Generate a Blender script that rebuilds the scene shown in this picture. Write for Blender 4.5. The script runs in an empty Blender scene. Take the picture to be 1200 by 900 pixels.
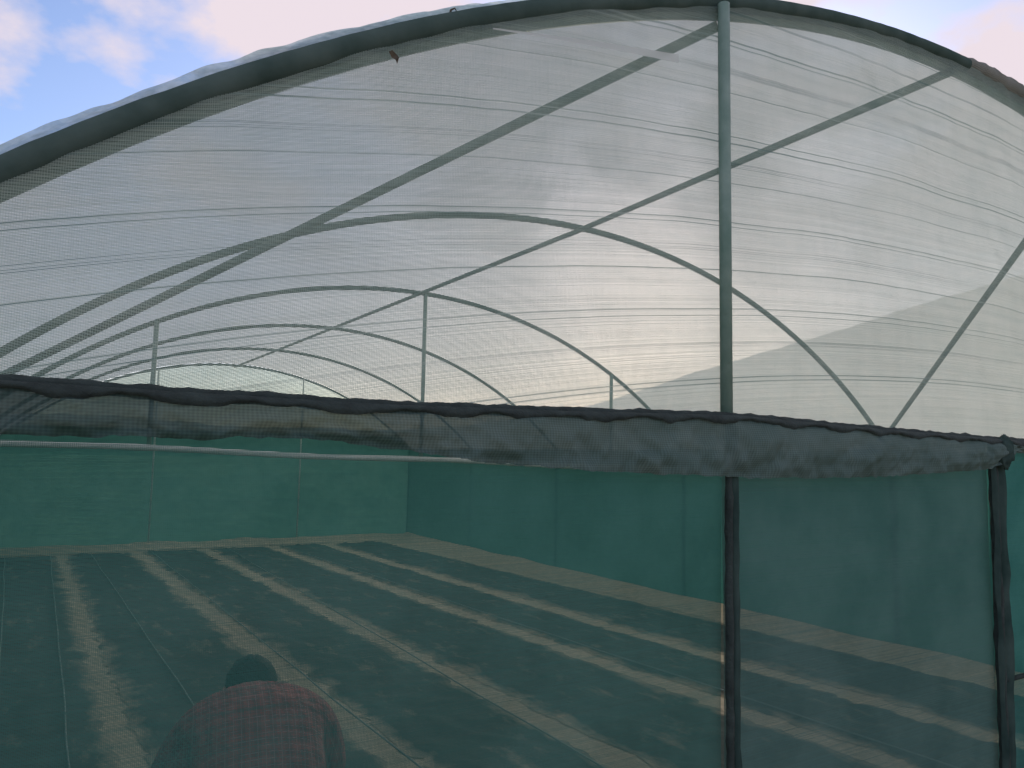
import bpy, math, random
from mathutils import Vector, Matrix, noise
random.seed(7)
C = bpy.context.scene.collection
R = math.radians
sc = bpy.context.scene
sc.view_settings.view_transform = 'Standard'
sc.view_settings.look = 'None'
sc.view_settings.exposure = 0

# ------------------------------------------------------------------ camera
H = 1.85
YAW, PITCH, ROLL = R(31.8), R(5.4), R(1.1)
FPX = 901.0
R0 = Vector((math.cos(YAW), -math.sin(YAW), 0))
L0 = Vector((math.sin(YAW), math.cos(YAW), 0))
Zv = Vector((0, 0, 1))
FW = L0*math.cos(PITCH) + Zv*math.sin(PITCH)
U0 = -L0*math.sin(PITCH) + Zv*math.cos(PITCH)
CR = R0*math.cos(ROLL) + U0*math.sin(ROLL)
CU = -R0*math.sin(ROLL) + U0*math.cos(ROLL)
cam = bpy.data.cameras.new('camera')
cam.lens = FPX/1200*36
cam.sensor_width = 36
cam.clip_start = 0.02
cam.clip_end = 6000
co = bpy.data.objects.new('camera', cam)
C.objects.link(co)
m = Matrix((CR, CU, -FW)).transposed().to_4x4()
m.translation = Vector((0, 0, H))
co.matrix_world = m
sc.camera = co
def ray(u, v):
    return CR*((u-600)/FPX) + CU*((450-v)/FPX) + FW
def onY(u, v, Y):
    d = ray(u, v); t = Y/d.y
    return Vector((0, 0, H)) + d*t
def onG(u, v, z=0.0):
    d = ray(u, v); t = (z-H)/d.z
    return Vector((0, 0, H)) + d*t

# ------------------------------------------------------------------ helpers
def tag(o, label=None, cat=None, group=None, kind=None):
    if label: o['label'] = label
    if cat: o['category'] = cat
    if group: o['group'] = group
    if kind: o['kind'] = kind
    return o
def empty(name, loc=(0, 0, 0), rz=0):
    o = bpy.data.objects.new(name, None); C.objects.link(o)
    o.location = loc; o.rotation_euler = (0, 0, rz)
    o.empty_display_size = 0.2
    return o
def mobj(name, verts, faces, mat, parent=None, smooth=True):
    me = bpy.data.meshes.new(name)
    me.from_pydata([tuple(v) for v in verts], [], faces)
    me.update()
    if smooth:
        me.polygons.foreach_set('use_smooth', [True]*len(me.polygons))
    me.materials.append(mat)
    o = bpy.data.objects.new(name, me); C.objects.link(o)
    if parent: o.parent = parent
    return o
def tube_data(pts, r, n=10, jit=0.0, seed=0.0, freq=30):
    pts = [Vector(p) for p in pts]
    rs = r if isinstance(r, (list, tuple)) else [r]*len(pts)
    V = []; F = []
    up = None
    for i, p in enumerate(pts):
        a = pts[max(0, i-1)]; b = pts[min(len(pts)-1, i+1)]
        t = (b-a).normalized()
        if up is None:
            ref = Vector((0, 0, 1)) if abs(t.z) < .9 else Vector((0, 1, 0))
            up = (ref - t*ref.dot(t)).normalized()
        else:
            up = (up - t*up.dot(t)).normalized()
        s = t.cross(up)
        for k in range(n):
            an = 2*math.pi*k/n
            d = up*math.cos(an) + s*math.sin(an)
            rr = rs[i]
            if jit:
                q = p*freq + d*1.3 + Vector((seed, seed, 0))
                rr *= 1 + jit*noise.noise(q)
            V.append(p + d*rr)
    for i in range(len(pts)-1):
        for k in range(n):
            F.append((i*n+k, i*n+(k+1) % n, (i+1)*n+(k+1) % n, (i+1)*n+k))
    F.append(tuple(range(n-1, -1, -1)))
    F.append(tuple((len(pts)-1)*n+k for k in range(n)))
    return V, F
def tube(name, pts, r, mat, parent=None, n=10, jit=0.0, seed=0.0, freq=30):
    V, F = tube_data(pts, r, n, jit, seed, freq)
    return mobj(name, V, F, mat, parent)
def grid(name, fn, nu, nv, mat, parent=None, attr=None):
    V = []; F = []; A = []
    for j in range(nv+1):
        for i in range(nu+1):
            V.append(fn(i/nu, j/nv))
            if attr: A.append(attr(i/nu, j/nv))
    w = nu+1
    for j in range(nv):
        for i in range(nu):
            F.append((j*w+i, j*w+i+1, (j+1)*w+i+1, (j+1)*w+i))
    o = mobj(name, V, F, mat, parent)
    if attr:
        at = o.data.attributes.new('edge', 'FLOAT', 'POINT')
        at.data.foreach_set('value', A)
    return o
def interp(pts, t):
    for (x0, y0), (x1, y1) in zip(pts, pts[1:]):
        if t <= x1:
            f = (t-x0)/(x1-x0)
            return y0 + (y1-y0)*f
    return pts[-1][1]
def nz(x, y=0.0, z=0.0):
    return noise.noise(Vector((x, y, z)))
def woven(name, x0, x1, zlo, zhi, yf, pitch, wid, vpitch, vwid, mat, mat2=None, curve=None, band=None, nx=90, nv=14, parent=None):
    """a knitted shade net: flat horizontal tapes held by thin upright threads, with open gaps"""
    V = []; F = []; MI = []
    cv = curve or (lambda x: 0.0)
    xs = [x0+(x1-x0)*i/nx for i in range(nx+1)]
    lo = [zlo(x) for x in xs]; hi = [zhi(x) for x in xs]; cs = [cv(x) for x in xs]
    s0 = min(l-c for l, c in zip(lo, cs)); s1 = max(h-c for h, c in zip(hi, cs))
    k = int((s1-s0)/pitch)
    for r in range(k):
        s = s0+(r+.5)*pitch+random.uniform(-.06, .06)*pitch
        b = band(s) if band else 0.0
        hw = wid*.5*(1+random.uniform(-.12, .12))*(1+.8*b)
        mi = 1 if b > .2 else 0
        prev = None
        for i, x in enumerate(xs):
            z = s+cs[i]
            if z < lo[i] or z > hi[i]:
                prev = None; continue
            y = yf(x, z)
            n0 = len(V)
            V.append((x, y, z-hw)); V.append((x, y, z+hw))
            if prev is not None:
                F.append((prev, n0, n0+1, prev+1)); MI.append(mi)
            prev = n0
    kv = int((x1-x0)/vpitch)
    for c in range(kv):
        x = x0+(c+.5)*vpitch+random.uniform(-.08, .08)*vpitch
        a, b = zlo(x), zhi(x)
        if b-a < .01: continue
        prev = None
        for j in range(nv+1):
            z = a+(b-a)*j/nv
            y = yf(x, z)-.0008
            n0 = len(V)
            V.append((x-vwid*.5, y, z)); V.append((x+vwid*.5, y, z))
            if prev is not None:
                F.append((prev, prev+1, n0+1, n0)); MI.append(0)
            prev = n0
    o = mobj(name, V, F, mat, parent, True)
    if mat2:
        o.data.materials.append(mat2)
        o.data.polygons.foreach_set('material_index', MI)
    return o

# ------------------------------------------------------------------ materials
class NT:
    def __init__(s, name):
        s.m = bpy.data.materials.new(name); s.m.use_nodes = True
        s.t = s.m.node_tree; s.t.nodes.clear()
        s.out = s.t.nodes.new('ShaderNodeOutputMaterial')
    def n(s, ty, **kw):
        nd = s.t.nodes.new(ty)
        for k, v in kw.items(): setattr(nd, k, v)
        return nd
    def l(s, a, b): s.t.links.new(a, b)
    def val(s, sock, v):
        if hasattr(v, 'node'): s.l(v, sock)
        else: sock.default_value = v
    def math(s, op, a, b=0.0, c=0.0, clamp=False):
        nd = s.n('ShaderNodeMath', operation=op); nd.use_clamp = clamp
        s.val(nd.inputs[0], a); s.val(nd.inputs[1], b); s.val(nd.inputs[2], c)
        return nd.outputs[0]
    def coord(s):
        tc = s.n('ShaderNodeTexCoord')
        return tc.outputs['Object']
    def sep(s, v):
        nd = s.n('ShaderNodeSeparateXYZ'); s.l(v, nd.inputs[0]); return nd.outputs
    def noise(s, vec, scale, detail=3, mapping=None, rough=.5, rot=None):
        if mapping:
            mp = s.n('ShaderNodeMapping'); mp.inputs['Scale'].default_value = mapping
            if rot: mp.inputs['Rotation'].default_value = rot
            s.l(vec, mp.inputs['Vector']); vec = mp.outputs[0]
        nd = s.n('ShaderNodeTexNoise'); nd.inputs['Scale'].default_value = scale
        nd.inputs['Detail'].default_value = detail; nd.inputs['Roughness'].default_value = rough
        s.l(vec, nd.inputs['Vector']); return nd.outputs['Fac']
    def ramp(s, fac, stops, interp='LINEAR'):
        nd = s.n('ShaderNodeValToRGB'); cr = nd.color_ramp; cr.interpolation = interp
        while len(cr.elements) < len(stops): cr.elements.new(.5)
        for e, (p, c) in zip(cr.elements, stops):
            e.position = p; e.color = (*c, 1) if len(c) == 3 else c
        s.l(fac, nd.inputs[0]); return nd.outputs[0]
    def mixc(s, f, a, b):
        nd = s.n('ShaderNodeMix', data_type='RGBA')
        s.val(nd.inputs[0], f)
        for sock, v in ((nd.inputs[6], a), (nd.inputs[7], b)):
            if hasattr(v, 'node'): s.l(v, sock)
            else: sock.default_value = (*v, 1)
        return nd.outputs[2]

def solid(name, c1, c2, scale=12, rough=.6, metal=0.0, bump=0.0, bscale=60, mapping=None):
    N = NT(name); v = N.coord()
    f = N.noise(v, scale, 4, mapping)
    col = N.ramp(f, [(.3, c1), (.7, c2)])
    b = N.n('ShaderNodeBsdfPrincipled')
    N.l(col, b.inputs['Base Color']); b.inputs['Roughness'].default_value = rough
    b.inputs['Metallic'].default_value = metal
    if bump:
        bp = N.n('ShaderNodeBump'); bp.inputs['Strength'].default_value = bump
        bp.inputs['Distance'].default_value = .01
        N.l(N.noise(v, bscale, 3), bp.inputs['Height']); N.l(bp.outputs[0], b.inputs['Normal'])
    N.l(b.outputs[0], N.out.inputs[0])
    return N.m

def tape(name, c1, c2, trans=.5, scale=3.0, mapping=None, folds=None, falls=None):
    """the plastic tape a net is knitted from: scatters and lets light glow through"""
    N = NT(name); v = N.coord()
    f = N.noise(v, scale, 4, mapping, .6)
    if folds:
        f = N.math('ADD', N.math('MULTIPLY', f, .28), N.math('MULTIPLY', N.noise(v, 1.0, 5, folds, .7), .42))
        f = N.math('ADD', f, N.math('MULTIPLY', N.noise(v, 1.0, 5, falls, .7, (0, R(28), 0)), .30))
    col = N.ramp(f, [(.40, c1), (.60, c2)])
    df = N.n('ShaderNodeBsdfDiffuse'); tl = N.n('ShaderNodeBsdfTranslucent')
    N.l(col, df.inputs[0]); N.l(col, tl.inputs[0])
    m1 = N.n('ShaderNodeMixShader'); m1.inputs[0].default_value = trans
    N.l(df.outputs[0], m1.inputs[1]); N.l(tl.outputs[0], m1.inputs[2])
    N.l(m1.outputs[0], N.out.inputs[0])
    return N.m
def sheet(name, c1, c2, opac, tint=(1, 1, 1), trans=.5, dirt=.1, scale=2.2, mapping=None, cscale=9, weave=None, bump=0, xgrad=None):
    """a finely woven sheet seen from afar: partly open"""
    N = NT(name); v = N.coord()
    d = N.math('SUBTRACT', N.noise(v, scale, 3, mapping, .6), .5)
    fac = N.math('ADD', opac, N.math('MULTIPLY', d, dirt*2))
    col = N.ramp(N.noise(v, cscale, 3), [(.3, c1), (.7, c2)])
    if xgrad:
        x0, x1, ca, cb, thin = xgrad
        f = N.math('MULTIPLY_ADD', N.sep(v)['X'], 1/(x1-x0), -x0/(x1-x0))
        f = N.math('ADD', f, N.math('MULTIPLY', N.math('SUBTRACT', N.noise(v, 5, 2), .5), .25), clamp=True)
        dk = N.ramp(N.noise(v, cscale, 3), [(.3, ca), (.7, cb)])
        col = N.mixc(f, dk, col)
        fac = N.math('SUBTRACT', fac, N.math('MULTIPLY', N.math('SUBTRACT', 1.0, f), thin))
    if weave:
        s = N.sep(v); k = 2*math.pi/weave
        wv = N.math('ADD', N.math('SINE', N.math('MULTIPLY', s['X'], k*.7)), N.math('SINE', N.math('MULTIPLY', s['Z'], k)))
        col = N.mixc(N.math('MULTIPLY_ADD', wv, .13, .3, clamp=True), col, (.03, .045, .045))
    fac = N.math('MINIMUM', N.math('MAXIMUM', fac, .03), 1.0)
    df = N.n('ShaderNodeBsdfDiffuse'); tl = N.n('ShaderNodeBsdfTranslucent'); tr = N.n('ShaderNodeBsdfTransparent')
    N.l(col, df.inputs[0]); N.l(col, tl.inputs[0]); tr.inputs[0].default_value = (*tint, 1)
    if bump:
        bp = N.n('ShaderNodeBump'); bp.inputs['Strength'].default_value = bump; bp.inputs['Distance'].default_value = .02
        N.l(N.noise(v, 22, 4, (1, 1, .6)), bp.inputs['Height']); N.l(bp.outputs[0], df.inputs['Normal'])
    m1 = N.n('ShaderNodeMixShader'); m1.inputs[0].default_value = trans
    N.l(df.outputs[0], m1.inputs[1]); N.l(tl.outputs[0], m1.inputs[2])
    m2 = N.n('ShaderNodeMixShader'); N.l(fac, m2.inputs[0])
    N.l(tr.outputs[0], m2.inputs[1]); N.l(m1.outputs[0], m2.inputs[2])
    N.l(m2.outputs[0], N.out.inputs[0])
    return N.m

M = {}
M['gable'] = tape('gable_net_tape', (.38, .49, .45), (.56, .65, .60), .55, 3.0, (1, 1, .5), folds=(.3, .3, 8), falls=(6, 6, .7))
M['gable_dark'] = tape('gable_net_seam_tape', (.24, .34, .32), (.48, .57, .53), .5, 1.6)
M['front'] = tape('front_net_tape', (.055, .165, .15), (.078, .21, .192), .4)
M['door'] = tape('door_net_tape', (.08, .17, .165), (.11, .21, .203), .4)
M['panel'] = tape('end_panel_tape', (.05, .19, .18), (.08, .25, .235), .4)
M['roof'] = sheet('roof_net_fabric', (.76, .81, .75), (.84, .86, .79), .87, (.96, .98, .95), .7, dirt=.02, mapping=(.6, 1, .6))
M['side'] = sheet('side_net_fabric', (.040, .150, .130), (.050, .178, .154), .99, (.5, .9, .8), .2, dirt=.01)
M['back'] = sheet('back_net_fabric', (.032, .13, .110), (.05, .17, .142), .93, (.4, .85, .7), .4, dirt=.12)
M['backg'] = sheet('back_gable_fabric', (.45, .55, .50), (.6, .66, .60), .65, (.85, .95, .92), .6)
XG0, XG1 = .10, 1.5
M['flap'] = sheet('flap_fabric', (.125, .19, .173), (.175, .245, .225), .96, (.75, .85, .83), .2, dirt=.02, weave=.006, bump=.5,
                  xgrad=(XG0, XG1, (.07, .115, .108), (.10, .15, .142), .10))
M['wrap'] = sheet('wrap_fabric', (.052, .085, .076), (.095, .135, .122), 1.0, (.7, .8, .8), .1, dirt=0, bump=.3)
M['post_wrap'] = sheet('post_wrap_fabric', (.03, .055, .05), (.065, .10, .09), 1.0, (.7, .8, .8), .1, dirt=0, bump=.4)
M['hem'] = sheet('hem_fabric', (.34, .35, .31), (.50, .50, .45), .97, (1, 1, 1), .4, dirt=.05, weave=.006, bump=.6)
M['film'] = sheet('film_plastic', (.46, .57, .60), (.72, .81, .84), .85, (.75, .9, 1), .6, dirt=.4, scale=14, cscale=45)
M['tape'] = sheet('tape_plastic', (.8, .82, .82), (.85, .87, .87), .8, (1, 1, 1), .6)
M['steel'] = solid('galvanised_steel', (.020, .065, .050), (.050, .105, .085), 9, .55, .0)
M['steel_dull'] = solid('painted_steel_post', (.12, .21, .17), (.20, .29, .245), 14, .55, 0, .2)
M['pale_steel'] = solid('pale_steel_post', (.40, .48, .43), (.48, .55, .5), 14, .5, .1)
M['white_pipe'] = solid('white_pipe_paint', (.80, .84, .80), (.88, .9, .86), 8, .4)
M['dark'] = solid('dark_net_edge', (.012, .022, .02), (.03, .048, .044), 25, .85, 0, .5, 120)
M['skin'] = solid('skin', (.25, .13, .08), (.33, .18, .11), 20, .55)
M['hair'] = solid('hair', (.008, .010, .010), (.02, .02, .018), 60, .7, 0, .6, 140)
M['trousers'] = solid('trouser_cloth', (.03, .035, .045), (.05, .055, .065), 12, .85, 0, .3, 60)
M['shoe'] = solid('shoe_rubber', (.02, .018, .016), (.05, .045, .04), 12, .7)
M['eye'] = solid('eye_white', (.7, .7, .68), (.75, .75, .72), 5, .3)
M['lip'] = solid('lip', (.22, .08, .06), (.26, .10, .08), 10, .5)
M['leaf'] = solid('dry_leaf', (.05, .04, .025), (.09, .07, .04), 40, .8)
M['drip'] = solid('drip_line_plastic', (.12, .17, .16), (.19, .24, .23), 5, .5)

# sand ground
N = NT('sandy_soil'); v = N.coord()
big = N.noise(v, .35, 4); fine = N.noise(v, 14, 6, rough=.75)
col = N.ramp(big, [(.3, (.50, .415, .29)), (.7, (.64, .54, .39))])
col = N.mixc(N.ramp(fine, [(.35, (0, 0, 0)), (.75, (.75, .75, .75))]), col, (.27, .215, .145))
b = N.n('ShaderNodeBsdfPrincipled'); N.l(col, b.inputs['Base Color']); b.inputs['Roughness'].default_value = .95
bp_ = N.n('ShaderNodeBump'); bp_.inputs['Strength'].default_value = .8; bp_.inputs['Distance'].default_value = .04
N.l(fine, bp_.inputs['Height']); N.l(bp_.outputs[0], b.inputs['Normal'])
N.l(b.outputs[0], N.out.inputs[0]); M['sand'] = N.m
# weed mat: dark woven cloth with blown sand on it, more of it along the edges
N = NT('weed_mat_cloth'); v = N.coord()
dust = N.noise(v, 3.2, 7, (1.4, .5, 1), .72)
at = N.n('ShaderNodeAttribute'); at.attribute_name = 'edge'
dust = N.math('ADD', dust, N.math('MULTIPLY', at.outputs['Fac'], .25))
df = N.ramp(dust, [(.55, (0, 0, 0)), (.80, (.88, .88, .88))])
base = N.ramp(N.noise(v, 5, 6, None, .7), [(.3, (.020, .035, .031)), (.7, (.044, .062, .054))])
col = N.mixc(df, base, (.38, .31, .215))
b = N.n('ShaderNodeBsdfPrincipled'); N.l(col, b.inputs['Base Color']); b.inputs['Roughness'].default_value = .85
bp_ = N.n('ShaderNodeBump'); bp_.inputs['Strength'].default_value = .6; bp_.inputs['Distance'].default_value = .04
N.l(N.noise(v, 7, 5), bp_.inputs['Height']); N.l(bp_.outputs[0], b.inputs['Normal'])
N.l(b.outputs[0], N.out.inputs[0]); M['mat'] = N.m
# hills
N = NT('hazy_hillside'); v = N.coord()
col = N.ramp(N.noise(v, .02, 6, rough=.65), [(.3, (.018, .085, .115)), (.7, (.04, .12, .145))])
b = N.n('ShaderNodeBsdfPrincipled'); N.l(col, b.inputs['Base Color']); b.inputs['Roughness'].default_value = 1
N.l(b.outputs[0], N.out.inputs[0]); M['hill'] = N.m
# plaid shirt
N = NT('plaid_shirt_cloth'); v = N.coord(); s = N.sep(v)
def bars(c, per, wid):
    f = N.math('FRACT', N.math('DIVIDE', c, per))
    return N.math('LESS_THAN', f, wid)
yz = N.math('ADD', s['Y'], s['Z'])
base = N.ramp(N.noise(v, 8, 4), [(.3, (.30, .05, .058)), (.7, (.40, .08, .082))])
bx_ = bars(N.math('ADD', s['X'], 5.0), .044, .45); by_ = bars(N.math('ADD', yz, 5.0), .056, .45)
col = N.mixc(N.math('MULTIPLY', N.math('ADD', bx_, by_), .28), base, (.07, .022, .038))
lx = bars(N.math('ADD', s['X'], 5.013), .022, .11); ly = bars(N.math('ADD', yz, 5.013), .028, .11)
col = N.mixc(N.math('MULTIPLY', N.math('MAXIMUM', lx, ly), .33), col, (.5, .36, .36))
b = N.n('ShaderNodeBsdfPrincipled'); N.l(col, b.inputs['Base Color']); b.inputs['Roughness'].default_value = .9
bp_ = N.n('ShaderNodeBump'); bp_.inputs['Strength'].default_value = 1.0; bp_.inputs['Distance'].default_value = .08
N.l(N.noise(v, 8, 3), bp_.inputs['Height']); N.l(bp_.outputs[0], b.inputs['Normal'])
N.l(b.outputs[0], N.out.inputs[0]); M['shirt'] = N.m

# ------------------------------------------------------------------ world and sun
SUN_AZ, SUN_EL = R(42), R(15)          # azimuth from +Y towards +X
w = bpy.data.worlds.new('World'); sc.world = w; w.use_nodes = True
t = w.node_tree; t.nodes.clear()
wo = t.nodes.new('ShaderNodeOutputWorld'); bg = t.nodes.new('ShaderNodeBackground')
sky = t.nodes.new('ShaderNodeTexSky'); sky.sky_type = 'NISHITA'; sky.sun_disc = False
sky.sun_elevation = SUN_EL; sky.sun_rotation = SUN_AZ
sky.air_density = 1.0; sky.dust_density = .8; sky.ozone_density = 3.0
tc = t.nodes.new('ShaderNodeTexCoord')
mp = t.nodes.new('ShaderNodeMapping'); mp.inputs['Scale'].default_value = (1, 1, 1.7); mp.inputs['Location'].default_value = (.75, .1, .2)
nn = t.nodes.new('ShaderNodeTexNoise'); nn.inputs['Scale'].default_value = 5.2; nn.inputs['Detail'].default_value = 7; nn.inputs['Roughness'].default_value = .5
cr = t.nodes.new('ShaderNodeValToRGB'); cr.color_ramp.elements[0].position = .42; cr.color_ramp.elements[1].position = .54
sp = t.nodes.new('ShaderNodeSeparateXYZ'); t.links.new(tc.outputs['Generated'], sp.inputs[0])
mr = t.nodes.new('ShaderNodeMapRange'); mr.inputs[1].default_value = .22; mr.inputs[2].default_value = .36; mr.inputs[3].default_value = .3
t.links.new(sp.outputs['Z'], mr.inputs[0])
mm = t.nodes.new('ShaderNodeMath'); mm.operation = 'MULTIPLY'
t.links.new(cr.outputs[0], mm.inputs[0]); t.links.new(mr.outputs[0], mm.inputs[1])
gain = t.nodes.new('ShaderNodeMix'); gain.data_type = 'RGBA'; gain.blend_type = 'MULTIPLY'; gain.inputs[0].default_value = 1
gain.inputs[7].default_value = (1.5, 1.34, 1.44, 1)
t.links.new(sky.outputs[0], gain.inputs[6])
mx = t.nodes.new('ShaderNodeMix'); mx.data_type = 'RGBA'
mx.inputs[7].default_value = (5.7, 5.0, 5.4, 1)
t.links.new(tc.outputs['Generated'], mp.inputs[0]); t.links.new(mp.outputs[0], nn.inputs['Vector'])
t.links.new(nn.outputs['Fac'], cr.inputs[0]); t.links.new(mm.outputs[0], mx.inputs[0])
t.links.new(gain.outputs[2], mx.inputs[6]); t.links.new(mx.outputs[2], bg.inputs[0])
bg.inputs[1].default_value = .15
t.links.new(bg.outputs[0], wo.inputs[0])
sl = bpy.data.lights.new('sun', 'SUN'); sl.energy = 3.4; sl.angle = R(10); sl.color = (1, .89, .70)
so = bpy.data.objects.new('sun', sl); C.objects.link(so)
sd = Vector((math.sin(SUN_AZ)*math.cos(SUN_EL), math.cos(SUN_AZ)*math.cos(SUN_EL), math.sin(SUN_EL)))
so.rotation_euler = (-sd).to_track_quat('-Z', 'Y').to_euler()
so.location = sd*40

# ------------------------------------------------------------------ setting
def gfn(u, v):
    def s(q): q = q*2-1; return math.copysign(abs(q)**3, q)*1500
    return Vector((s(u), s(v)+6, 0))
tag(grid('ground', gfn, 60, 60, M['sand']), kind='structure')
EL = [(-70, 2.5), (-20, 2.0), (0, 2.4), (20, 2.0), (28, 2.3), (36, 3.8), (42, 5.5), (50, 8.0), (58, 10.2), (66, 12.2), (80, 14), (110, 9)]
def hfn(u, v):
    th = -70 + 180*u
    e = interp(EL, th) + .3*nz(th*.12) + .14*nz(th*.5, 3) + .05*nz(th*1.7, 9)
    rd = 260 + 140*v
    z = rd*math.tan(R(e))*math.sin(v*math.pi/2)**.8 + 2*nz(th*.4, v*5)*v*(1-v) - 1*(1-v)
    a = R(th)
    return Vector((rd*math.sin(a), rd*math.cos(a), z))
tag(grid('hills', hfn, 360, 14, M['hill']), kind='structure')

# ------------------------------------------------------------------ greenhouse
X0, W = 3.40, 3.95
YF, SP, NA = 1.70, 2.9, 6
YB = YF + SP*(NA-1)
def fb(Y): return max(0, min(1, (Y-YF)/SP))
def rad(Y): return 5.62
def zt(Y): return 3.545 + .05*fb(Y)
def az(x, Y=YF):
    d = min(abs(x-X0), W); r = rad(Y)
    return zt(Y) - (r - math.sqrt(r*r - d*d))
EAVE = az(X0+W, YB)
gh = empty('greenhouse', (X0, YF, 0))
tag(gh, 'arched tunnel greenhouse covered with pale shade netting above green net walls', 'greenhouse')
def G(o):
    o.parent = gh
    o.matrix_parent_inverse = Matrix.Translation((-X0, -YF, 0))
    return o
AMAX = math.asin(W/rad(YF))
def apt(an, Y, off=0.0):
    r = rad(Y)
    return Vector((X0+(r+off)*math.sin(an), Y, zt(Y)-r+(r+off)*math.cos(an)))
def arc_pts(Y, a0=None, a1=None, n=60, off=0.0):
    am = math.asin(W/rad(Y))
    a0 = -am if a0 is None else a0; a1 = am if a1 is None else a1
    return [apt(a0+(a1-a0)*i/n, Y, off) for i in range(n+1)]
for k in range(NA):
    Y = YF + SP*k
    pts = [Vector((X0-W, Y, -.05))] + arc_pts(Y) + [Vector((X0+W, Y, -.05))]
    G(tube('arch', pts, .023 if k else .026, M['steel'], None, 10))
G(tube('ridge_purlin', [(X0-.2, YF-.02, zt(YF)-.035), (X0, YF+SP, zt(YB)-.035), (X0, YB, zt(YB)-.035)], .019, M['steel']))
# wind braces between first and second arch
pt = onY(841, 30, YF+.03)
xl = pt.x
pl = onY(-20, 451, YF+SP-.03)
G(tube('brace', [Vector((xl, YF+.03, az(xl)-.03)), pl], .018, M['steel']))
ba = Vector((4.5, YF+.03, az(4.5)-.03)); bb_ = onY(1046, 500, 4.15)
G(tube('brace', [ba, bb_+(bb_-ba)*.04], .020, M['steel']))
# tie bar and hanging posts at the third arch
Y3 = YF+2*SP
a = onY(0, 519, Y3); b_ = onY(640, 546, Y3)
def tie_z(x): return a.z + (b_.z-a.z)*(x-a.x)/(b_.x-a.x)*.9
G(tube('tie_bar', [(x, Y3-.03, tie_z(x) + .010*math.sin(x*2)) for x in [X0-W+.02+i*(2*W-.04)/24 for i in range(25)]], .028, M['white_pipe']))
for (u, v) in ((182, 400), (497, 400), (716, 450)):
    p = onY(u, v, Y3)
    G(tube('hanging_post', [(p.x, Y3-.005, az(p.x, Y3)), (p.x, Y3-.005, tie_z(p.x))], .021, M['steel_dull']))
# roof net
def rfn(u, v):
    Y = YF-.02 + (YB-YF+.04)*v
    am = math.asin(W/rad(Y))
    an = -am + 2*am*u
    ph = ((Y-YF)/SP) % 1
    off = .032 - .03*math.sin(ph*math.pi)**2 + .008*nz(an*9, Y*2.3)
    return apt(an, Y, off)
G(grid('roof_net', rfn, 80, 90, M['roof']))
# side nets
for sx in (-1, 1):
    def sfn(u, v, sx=sx):
        Y = YF + .03 + (YB-YF-.06)*u; z = EAVE*v
        return Vector((X0+sx*(W-.06+.014*nz(Y*1.7, z*2, sx)), Y, z))
    G(grid('side_net', sfn, 90, 10, M['side']))
# back net (lower) and back gable
BZ = 2.25
def bfn(u, v):
    x = X0-W+.06+(2*W-.12)*u
    return Vector((x, YB-.05+.03*nz(x*1.5, v*3), min(BZ, az(x, YB))*v))
G(grid('back_net', bfn, 50, 8, M['back']))
def bgf(u, v):
    x = X0-W+.2+(2*W-.4)*u
    zz = max(az(x, YB), BZ+.001)
    return Vector((x, YB+.03, BZ+(zz-BZ)*v))
G(grid('back_gable_net', bgf, 50, 10, M['backg']))
for u in (178, 350, 490, 560):
    p = onY(u, 560, YB-.05)
    G(tube('back_post', [(p.x, YB-.1, -.02), (p.x, YB-.1, az(p.x, YB))], .016, M['pale_steel'], None, 8))
# rail
RAILPX = [(-140, 432), (-60, 440), (0, 447), (200, 460), (430, 474), (650, 482), (850, 487), (1000, 501), (1165, 515), (1330, 526)]
rp = [onY(u, v, YF-.07) for u, v in RAILPX]
rp = [(p.x, p.z) for p in rp]
RX0, RX1 = X0-W+.02, X0+W-.02
rp = [q for q in rp if RX0+.02 < q[0] < RX1-.02]
rp.sort()
rp = [(RX0, rp[0][1])] + rp + [(RX1, rp[-1][1]-.01)]
def rz(x): return interp(rp, x)
n = 420
pts = []; rr = []
for i in range(n+1):
    x = RX0+(RX1-RX0)*i/n
    pts.append(Vector((x, YF-.085+.003*nz(x*5, 7), rz(x)-.003+.003*nz(x*6, 1))))
    rr.append(.014+.003*nz(x*13, 4)+.0015*nz(x*35, 2))
G(tube('rail', pts, rr, M['dark'], None, 10, .3, 2, 40))
def hemf(u, v):
    x = RX0+(RX1-RX0)*u
    d = .020+.007*math.sin(x*26+2.5*nz(x*2))+.008*nz(x*11, 3)+.005*nz(x*31, 3)
    return Vector((x, YF-.112-.014*math.sin(v*2.6)+.004*nz(x*12, v), rz(x)-.000-d*v))
G(grid('rail_hem', hemf, 900, 4, M['dark']))
# gable net above the rail
xa = X0 - math.sqrt(rad(YF)**2-(1.99-zt(YF)+rad(YF))**2) + .02
BANDS = [(2.17, .002), (2.185, .0015), (2.38, .002), (2.40, .002), (2.52, .0015), (2.66, .002), (2.675, .0015), (2.80, .0015), (2.93, .0035), (2.955, .0015), (3.10, .0015), (3.26, .0015), (3.275, .002), (3.45, .002)]
SOFT = [(2.29, .008), (2.585, .010), (2.86, .009), (3.17, .011), (3.37, .009)]
def band(s):
    if any(abs(s-b0) < w_ for b0, w_ in BANDS): return 1.0
    if any(abs(s-b0) < w_ for b0, w_ in SOFT) and random.random() < .6: return .25
    return 0.0
def gy(x, z):
    f = max(0, min(1, (z-1.95)/max(.05, az(x)-1.95)))
    return YF-.05-.012*math.sin(f*math.pi)*(1+nz(x*2, z*2))+.010*nz(x*2.2+z*3.2, z*2.2-x*1.6)+.005*nz(x*9+z*7, z*3)
G(woven('gable_net', xa, 2*X0-xa, lambda x: rz(x)-.012, lambda x: max(az(x)+.025, rz(x)-.011), gy,
        .0028, .00138, .0042, .0005, M['gable'], M['gable_dark'], lambda x: .35*(az(x)-zt(YF)), band, 240, 20))
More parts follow.
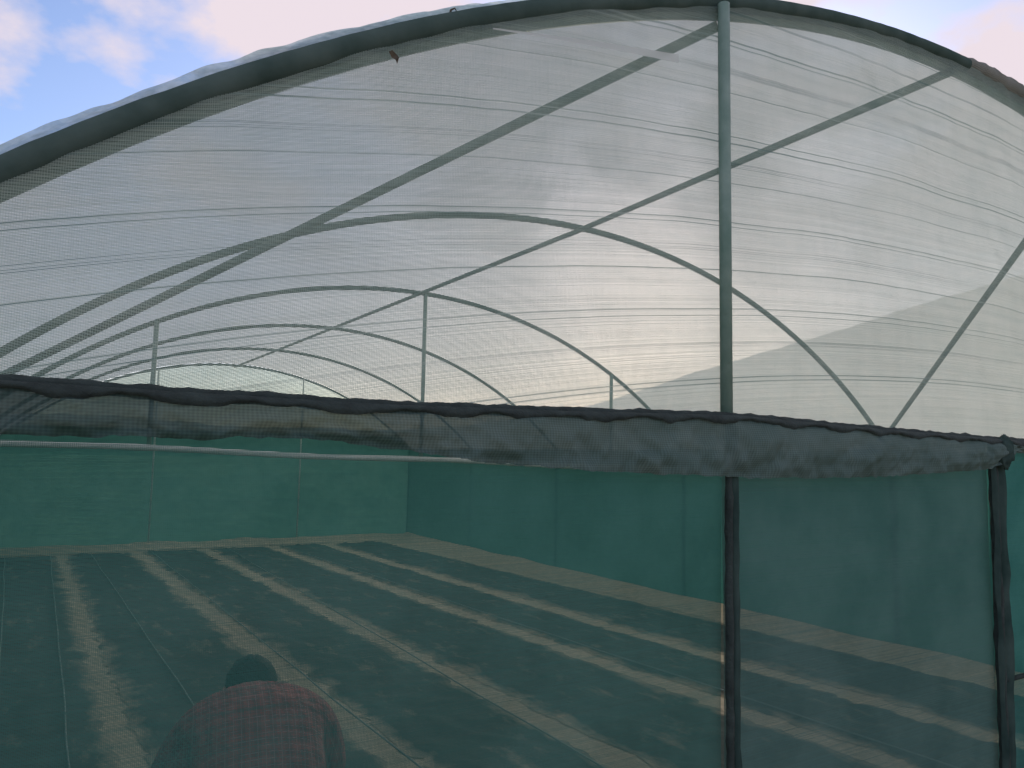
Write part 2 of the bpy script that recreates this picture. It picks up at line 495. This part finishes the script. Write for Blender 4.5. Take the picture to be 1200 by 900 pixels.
# wrapped band along the first arch
pts = arc_pts(YF-.035, None, -.02, 420, .012)
rr = [.028+.001*nz(p.x*3, 3)+.0008*nz(p.x*17, 8) for p in pts]
G(tube('arch_wrap', pts, rr, M['wrap'], None, 14, .03, 5, 18))
pts = arc_pts(YF-.03, -.045, AMAX, 300, .022)
rr = [(.036+.006*nz(p.x*5, 3)+.005*nz(p.x*19, 8))*min(1, .55+i/40) for i, p in enumerate(pts)]
G(tube('roof_net_hem', pts, rr, M['hem'], None, 14, .22, 5, 22))
# torn film along the outer edge of the arch
def film(a0, a1, h, seed):
    def f(u, v):
        an = a0+(a1-a0)*u
        e = math.sin(u*math.pi)**.4
        off = .030 + (.020+h*e*(1+.5*nz(an*9, seed)+.35*nz(an*37, seed)+.3*nz(an*83, seed+4)))*v
        p = apt(an, YF-.045, off)
        p.y += .05*v+.015*nz(an*30, seed, v*2)
        return p
    G(grid('film', f, 900, 5, M['film']))
film(-.78, -.36, .020, 1)
film(-.55, -.44, .026, 6)
film(-.10, .08, .012, 11)
# pale tape strip
ta = onY(575, 36, YF-.08); tb = onY(792, 71, YF-.08)
def tpf(u, v):
    p = ta.lerp(tb, u)
    return p + Vector((0, -.012, (.002+.011*u)*(v-.5)*2 + .004*math.sin(u*3)))
G(grid('tape_strip', tpf, 20, 1, M['tape']))
# posts of the front
XP = onY(850, 487, YF-.07).x
XD = onY(1164, 560, YF-.075).x
G(tube('gable_post', [(XP, YF-.075, rz(XP)-.02), (XP, YF-.075, az(XP)-.012)], .019, M['steel_dull'], None, 12))
def dark_post(X, r):
    pts = [Vector((X+.004*nz(i*.3, X), YF-.075, -.03+(rz(X)+.02)*i/60)) for i in range(61)]
    return G(tube('door_post', pts, [r*(1+.25*nz(i*.7, X)) for i in range(61)], M['dark'], None, 9, .3, 3, 40))
dark_post(XP+.006, .012); dark_post(XD, .018)
def strip(X, w_, y, seed):
    def f(u, v):
        z = .02+(rz(X)-.05)*v
        return Vector((X+w_*u*(1+.35*nz(z*4, seed)+.25*nz(z*13, seed)), YF-y-.02*math.sin(u*3)+.01*nz(z*6, u*3, seed), z))
    return f
G(grid('net_strip', strip(XP+.012, .034, .07, 1), 8, 60, M['post_wrap']))
G(grid('net_strip', strip(XD+.01, .055, .08, 5), 8, 60, M['post_wrap']))
G(grid('net_strip', strip(XD-.01, -.020, .08, 9), 5, 60, M['post_wrap']))
p = onY(1190, 794, YF-.085)
G(tube('low_rail', [(XD+.02, YF-.085, p.z), ((XD+RX1)/2, YF-.08, p.z-.02), (RX1, YF-.085, p.z)], .010, M['dark'], None, 8))
# lower front nets and the netted doorway panel
def fy(seed, k=1.0):
    return lambda x, z: YF-.05+k*(.012*nz(x*1.9, z*1.3, seed)+.004*nz(x*7, z*2.5, seed))
def lowz(x): return .004
def topz(x): return rz(x)-.01
G(woven('front_net', X0-W, XP, lowz, topz, fy(1), .0023, .00136, .0034, .00048, M['front'], nx=44, nv=12))
dr = empty('door', (XP, YF, 0)); G(dr)
o = woven('door_net', XP+.005, XD, lowz, topz, fy(3, .4), .0030, .00205, .0042, .00065, M['door'], nx=30, nv=12, parent=dr)
o.matrix_parent_inverse = Matrix.Translation((-XP, -YF, 0))
G(woven('front_net', XD, X0+W, lowz, topz, fy(5), .0032, .0021, .0046, .0007, M['panel'], nx=44, nv=12))
# hanging flap below the rail
FB = [(-200, 504), (0, 510), (200, 513), (300, 512), (400, 518), (520, 535), (640, 549), (850, 559), (1000, 560), (1160, 550), (1182, 530), (1330, 536)]
fbp = sorted([(onY(u, v, YF-.1).x, onY(u, v, YF-.1).z) for u, v in FB])
def flap(xs, xe, seed):
    def f(u, v):
        x = xs+(xe-xs)*u
        zb = interp(fbp, x) + .008*nz(x*5, seed)+.006*nz(x*16, seed)+.004*nz(x*45, seed)
        zz = rz(x)-.008
        z = zz+(zb-zz)*v
        bulge = interp([(-9, .004), (XP-.05, .01), (XP+.1, .025), (XD, .025), (XD+.1, .01), (99, .01)], x)
        fold = .024*nz(x*7+v*1.5, v*1.6, seed)+.016*nz(x*19-v*2.5, v*2, seed+3)+.006*nz(x*4, v*6, seed)+.006*nz(x*40+v*4, v*3, seed)
        y = YF-.112-bulge*math.sin(v*math.pi*.95)+fold*(.3+v)
        return Vector((x, min(y, YF-.098), z))
    return G(grid('net_flap', f, 1200, 26, M['flap']))
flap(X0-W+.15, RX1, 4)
# tied bunch of netting at the head of the end post
V = []; F = []
nu, nv = 36, 24
bc = Vector((XD+.012, YF-.11, rz(XD)-.05))
for j in range(nv+1):
    for i in range(nu):
        th = math.pi*j/nv; ph = 2*math.pi*i/nu
        d = Vector((math.sin(th)*math.cos(ph), math.sin(th)*math.sin(ph), math.cos(th)))
        r_ = 1+.28*nz(d.x*2.5, d.y*2.5, d.z*1.5)+.22*nz(d.x*7, d.y*7, d.z*3)
        V.append(bc+Vector((d.x*.042*r_, d.y*.035*r_, d.z*.062*r_)))
for j in range(nv):
    for i in range(nu):
        F.append((j*nu+i, j*nu+(i+1) % nu, (j+1)*nu+(i+1) % nu, (j+1)*nu+i))
G(mobj('net_bunch', V, F, M['post_wrap']))

# ------------------------------------------------------------------ soil berms, weed mats, drip lines
def berm(name, fn, nu): tag(grid(name, fn, nu, 10, M['sand']), kind='structure')
def rb(u, v):
    Y = YF+.1+(YB-YF-.1)*u
    x = X0+W-.07-(.42+.08*nz(Y*1.3)+.06*nz(Y*5))*(1-v)
    return Vector((x, Y, .006+(.03+.07*v)*max(0, v)*(1+.3*nz(Y*1.1, v*2))))
berm('soil_berm_side', rb, 160)
def bb(u, v):
    x = X0-W+2*W*u
    y = YB-.07-(.45+.12*nz(x*1.5, 2)+.08*nz(x*6, 2))*(1-v)
    return Vector((x, y, .006+.10*v*(1+.4*nz(x*1.2, v*2, 5))))
berm('soil_berm_end', bb, 90)
SPX = [((75, 662), (150, 880)), ((172, 657), (470, 893)), ((260, 655), (730, 893)), ((345, 650), (1030, 890)), ((430, 652), (1150, 860)), ((482, 642), (1150, 800))]
lines = []
for p, q in SPX:
    P, Q = onG(*p), onG(*q)
    k = (P.x-Q.x)/(P.y-Q.y)
    lines.append((Q.x-k*Q.y, k))
lines = [(X0-W-.05, .0)] + lines
names = ['leftmost dark weed mat strip, running along the left wall with two drip lines',
         'second dark weed mat strip from the left, under the crouching person',
         'third dark weed mat strip from the left, between two sandy strips',
         'fourth dark weed mat strip from the left, between two sandy strips',
         'fifth dark weed mat strip from the left, between two sandy strips',
         'rightmost dark weed mat strip, next to the soil bank of the right wall']
for i in range(6):
    (a0, k0), (a1, k1) = lines[i], lines[i+1]
    g0, g1 = (.07 if i == 1 else .105), (.07 if i == 0 else .105)
    def mf(u, v, i=i, a0=a0, k0=k0, a1=a1, k1=k1, g0=g0, g1=g1):
        Y = YF+.1+(YB-.75-YF-.1)*v
        wl = .05 if i == 0 else g0+.06*nz(Y*1.2, i)+.07*nz(Y*4, i*3+1)+.06*nz(Y*11, i*5)
        wr = g1+.06*nz(Y*1.1, i+20)+.07*nz(Y*4.3, i*3+40)+.06*nz(Y*12, i*5+9)
        xl_, xr_ = a0+k0*Y+wl, a1+k1*Y-wr
        x = xl_+(xr_-xl_)*u
        e = min(1, min(u, 1-u)*9)
        return Vector((x, Y, .005+e*(.016+.014*nz(x*3, Y*2)+.016*nz(x*9, Y*5))))
    tag(grid('weed_mat', mf, 24, 260, M['mat'], None, lambda u, v: max(0, 1-min(u, 1-u)*8)), names[i], 'weed mat', 'weed mat strips between the sandy rows')
DR = [((5, 665), (-2, 830), 'thin drip line at the far left edge of the ground'),
      ((62, 690), (80, 895), 'thin drip line left of the crouching person, nearest to the left edge but one'),
      ((125, 680), (215, 815), 'thin drip line leading straight behind the crouching person'),
      ((205, 672), (420, 850), 'thin drip line just right of the crouching person'),
      ((300, 665), (610, 850), 'thin drip line along the third mat from the left'),
      ((390, 662), (800, 800), 'thin drip line along the fourth mat from the left')]
for p, q, lab in DR:
    P, Q = onG(*p), onG(*q); k = (P.x-Q.x)/(P.y-Q.y)
    pts = []
    for j in range(60):
        Y = 2.0+(YB-.9-2.0)*j/59
        pts.append((Q.x+k*(Y-Q.y)+.02*nz(Y*.8, k*9), Y, .042))
    tag(tube('drip_line', pts, .006, M['drip'], None, 6), lab, 'drip line', 'drip lines along the mats')

# ------------------------------------------------------------------ small debris on the net
p = onY(461, 66, YF-.085)
V = [p+Vector((dx, dy, dz)) for dx, dy, dz in ((-.012, 0, .008), (-.004, -.004, .012), (.008, 0, .007), (.012, -.006, -.002), (.010, 0, -.016), (.004, -.005, -.010), (-.004, 0, -.004))]
tag(mobj('dry_leaf', V, [(0, 1, 6), (1, 2, 6), (2, 3, 6), (3, 5, 6), (3, 4, 5)], M['leaf'], None, False),
    'small dark dried leaf scrap caught on the pale gable net', 'leaf')
p = onY(527, 14, YF-.03)
pts = [p+Vector((0, 0, -.012)), p+Vector((.003, 0, .006)), p+Vector((.012, -.004, .012)), p+Vector((.02, 0, .008))]
tag(tube('twig', pts, [.003, .003, .002, .001], M['leaf'], None, 6), 'tiny dark twig poking up from the arch edge', 'twig')

# ------------------------------------------------------------------ person
def skin_mesh(name, nodes, edges, roots, mat, parent, sub=2):
    me = bpy.data.meshes.new(name)
    me.from_pydata([n_[0] for n_ in nodes], edges, [])
    o = bpy.data.objects.new(name, me); C.objects.link(o)
    md = o.modifiers.new('s', 'SKIN'); md.use_smooth_shade = True
    for i, n_ in enumerate(nodes):
        sv = me.skin_vertices[0].data[i]
        r_ = n_[1]; sv.radius = r_ if isinstance(r_, tuple) else (r_, r_)
        sv.use_root = i in roots
    sb = o.modifiers.new('b', 'SUBSURF'); sb.levels = sub; sb.render_levels = sub
    dg = bpy.context.evaluated_depsgraph_get(); dg.update()
    nm = bpy.data.meshes.new_from_object(o.evaluated_get(dg))
    o.modifiers.clear(); o.data = nm
    nm.materials.clear(); nm.materials.append(mat)
    for p_ in nm.polygons: p_.use_smooth = True
    o.parent = parent
    return o
hc = onY(295, 793, 2.95)
HEAD = Vector((0, .44, 1.02))
ROTZ = R(-10)
per = empty('person', (0, 0, 0), ROTZ)
rot = Matrix.Rotation(ROTZ, 3, 'Z')
hw = rot @ HEAD
per.location = (hc.x-hw.x, hc.y-hw.y, 0)
tag(per, 'person in a maroon plaid shirt crouching with back turned on the tunnel floor', 'person')
HD = -.030                                   # head hangs a little lower than the shoulders
nodes = [((0, -.19, .55), .125), ((0, -.08, .78), .125), ((0, .10, .98), .13), ((0, .26, .975), .07), ((0, .34, .96), .055),
         ((0, .41, 1.005+HD), (.078, .09)), ((0, .45, 1.04+HD), (.082, .10)), ((0, .465, 1.075+HD), (.06, .07))]
edges = [(0, 1), (1, 2), (2, 3), (3, 4), (4, 5), (5, 6), (6, 7)]
def add(pn, r_, par):
    nodes.append((pn, r_)); edges.append((par, len(nodes)-1)); return len(nodes)-1
for sx in (-1, 1):
    c = add((sx*.10, .17, .935), .085, 2)
    s_ = add((sx*.19, .20, .885), .062, c)
    e_ = add((sx*.265, .38, .69), .044, s_)
    wr = add((sx*.16, .59, .54), .029, e_)
    pm = add((sx*.14, .65, .48), (.022, .036), wr)
    pk = add((sx*.13, .68, .435), (.015, .036), pm)
    h = add((sx*.105, -.15, .53), .10, 0)
    kn = add((sx*.20, .24, .48), .062, h)
    cf = add((sx*.19, .12, .30), .056, kn)
    an = add((sx*.17, -.02, .09), .036, cf)
    ft = add((sx*.185, .12, .035), (.045, .03), an)
    to = add((sx*.195, .21, .028), (.04, .022), ft)
add((0, .51, .975+HD), .013, 5)
roots = {0}
for sx in (-1, 1):
    base = Vector((sx*.13, .68, .435))
    for f_, (dx, ln) in enumerate(((-.030, .062), (-.010, .072), (.010, .068), (.029, .052))):
        i0 = len(nodes)
        st = base+Vector((dx, 0, .008))
        nodes.append((tuple(st), .0095))
        nodes.append((tuple(st+Vector((0, .022, -ln*.45))), .009)); edges.append((i0, i0+1))
        nodes.append((tuple(st+Vector((0, .020, -ln*.8))), .008)); edges.append((i0+1, i0+2))
        nodes.append((tuple(st+Vector((0, .004, -ln))), .007)); edges.append((i0+2, i0+3))
        roots.add(i0)
    i0 = len(nodes); st = Vector((sx*.118, .65, .48))
    nodes.append((tuple(st), .011)); nodes.append((tuple(st+Vector((-sx*.035, .015, -.03))), .0105)); edges.append((i0, i0+1))
    nodes.append((tuple(st+Vector((-sx*.045, .03, -.055))), .008)); edges.append((i0+1, i0+2)); roots.add(i0)
skin_mesh('body', nodes, edges, roots, M['skin'], per, 2)
# shirt
nodes = [((0, -.22, .60), .20), ((0, -.14, .80), .23), ((0, .02, .975), .20), ((0, .16, 1.015), .150), ((0, .28, .98), .095), ((0, .32, .96), .075)]
edges = [(0, 1), (1, 2), (2, 3), (3, 4), (4, 5)]
for sx in (-1, 1):
    s_ = add((sx*.195, .16, .90), .105, 3)
    e_ = add((sx*.275, .36, .70), .072, s_)
    wr = add((sx*.17, .55, .57), .048, e_)
skin_mesh('shirt', nodes, edges, {0}, M['shirt'], per, 3)
# trousers
nodes = [((0, -.20, .56), (.15, .14)), ((0, -.16, .63), (.15, .135))]
edges = [(0, 1)]
for sx in (-1, 1):
    h = add((sx*.115, -.15, .53), .115, 0)
    kn = add((sx*.20, .245, .48), .080, h)
    cf = add((sx*.19, .12, .30), .072, kn)
    an = add((sx*.17, -.01, .12), .056, cf)
skin_mesh('trousers', nodes, edges, {0}, M['trousers'], per, 2)
for sx in (-1, 1):
    nodes = [((sx*.17, -.05, .055), .045), ((sx*.178, .06, .05), (.05, .045)), ((sx*.192, .2, .035), (.05, .03)), ((sx*.196, .24, .03), (.036, .022))]
    skin_mesh('shoe', nodes, [(0, 1), (1, 2), (2, 3)], {0}, M['shoe'], per, 2)
# hair over the back and crown of the head
V = []; F = []
nu, nv = 28, 18
hcn = Vector((0, .433, 1.04+HD))
ax = Vector((0, -.35, .94)).normalized()
side = Vector((1, 0, 0)); fr = side.cross(ax)
for j in range(nv+1):
    for i in range(nu):
        ph = 2*math.pi*i/nu; th = (j/nv)*R(118)
        d = ax*math.cos(th)+(side*math.cos(ph)*.92+fr*math.sin(ph)*1.08)*math.sin(th)
        r_ = .098+.006*nz(d.x*9, d.y*9, d.z*9)+.004*nz(d.x*30, d.y*30, d.z*30)
        V.append(hcn+d*r_)
for j in range(nv):
    for i in range(nu):
        F.append((j*nu+i, j*nu+(i+1) % nu, (j+1)*nu+(i+1) % nu, (j+1)*nu+i))
mobj('hair', V, F, M['hair'], per)
def blob(name, c, r3, mat):
    V = []; F = []
    for j in range(9):
        for i in range(12):
            th = math.pi*j/8; ph = 2*math.pi*i/12
            V.append(Vector(c)+Vector((r3[0]*math.sin(th)*math.cos(ph), r3[1]*math.sin(th)*math.sin(ph), r3[2]*math.cos(th))))
    for j in range(8):
        for i in range(12):
            F.append((j*12+i, j*12+(i+1) % 12, (j+1)*12+(i+1) % 12, (j+1)*12+i))
    mobj(name, V, F, mat, per)
for sx in (-1, 1):
    blob('ear', (sx*.092, .42, 1.01+HD), (.012, .022, .032), M['skin'])
    blob('eye', (sx*.032, .513, 1.008+HD), (.013, .01, .009), M['eye'])
blob('mouth', (0, .485, .942+HD), (.024, .012, .008), M['lip'])
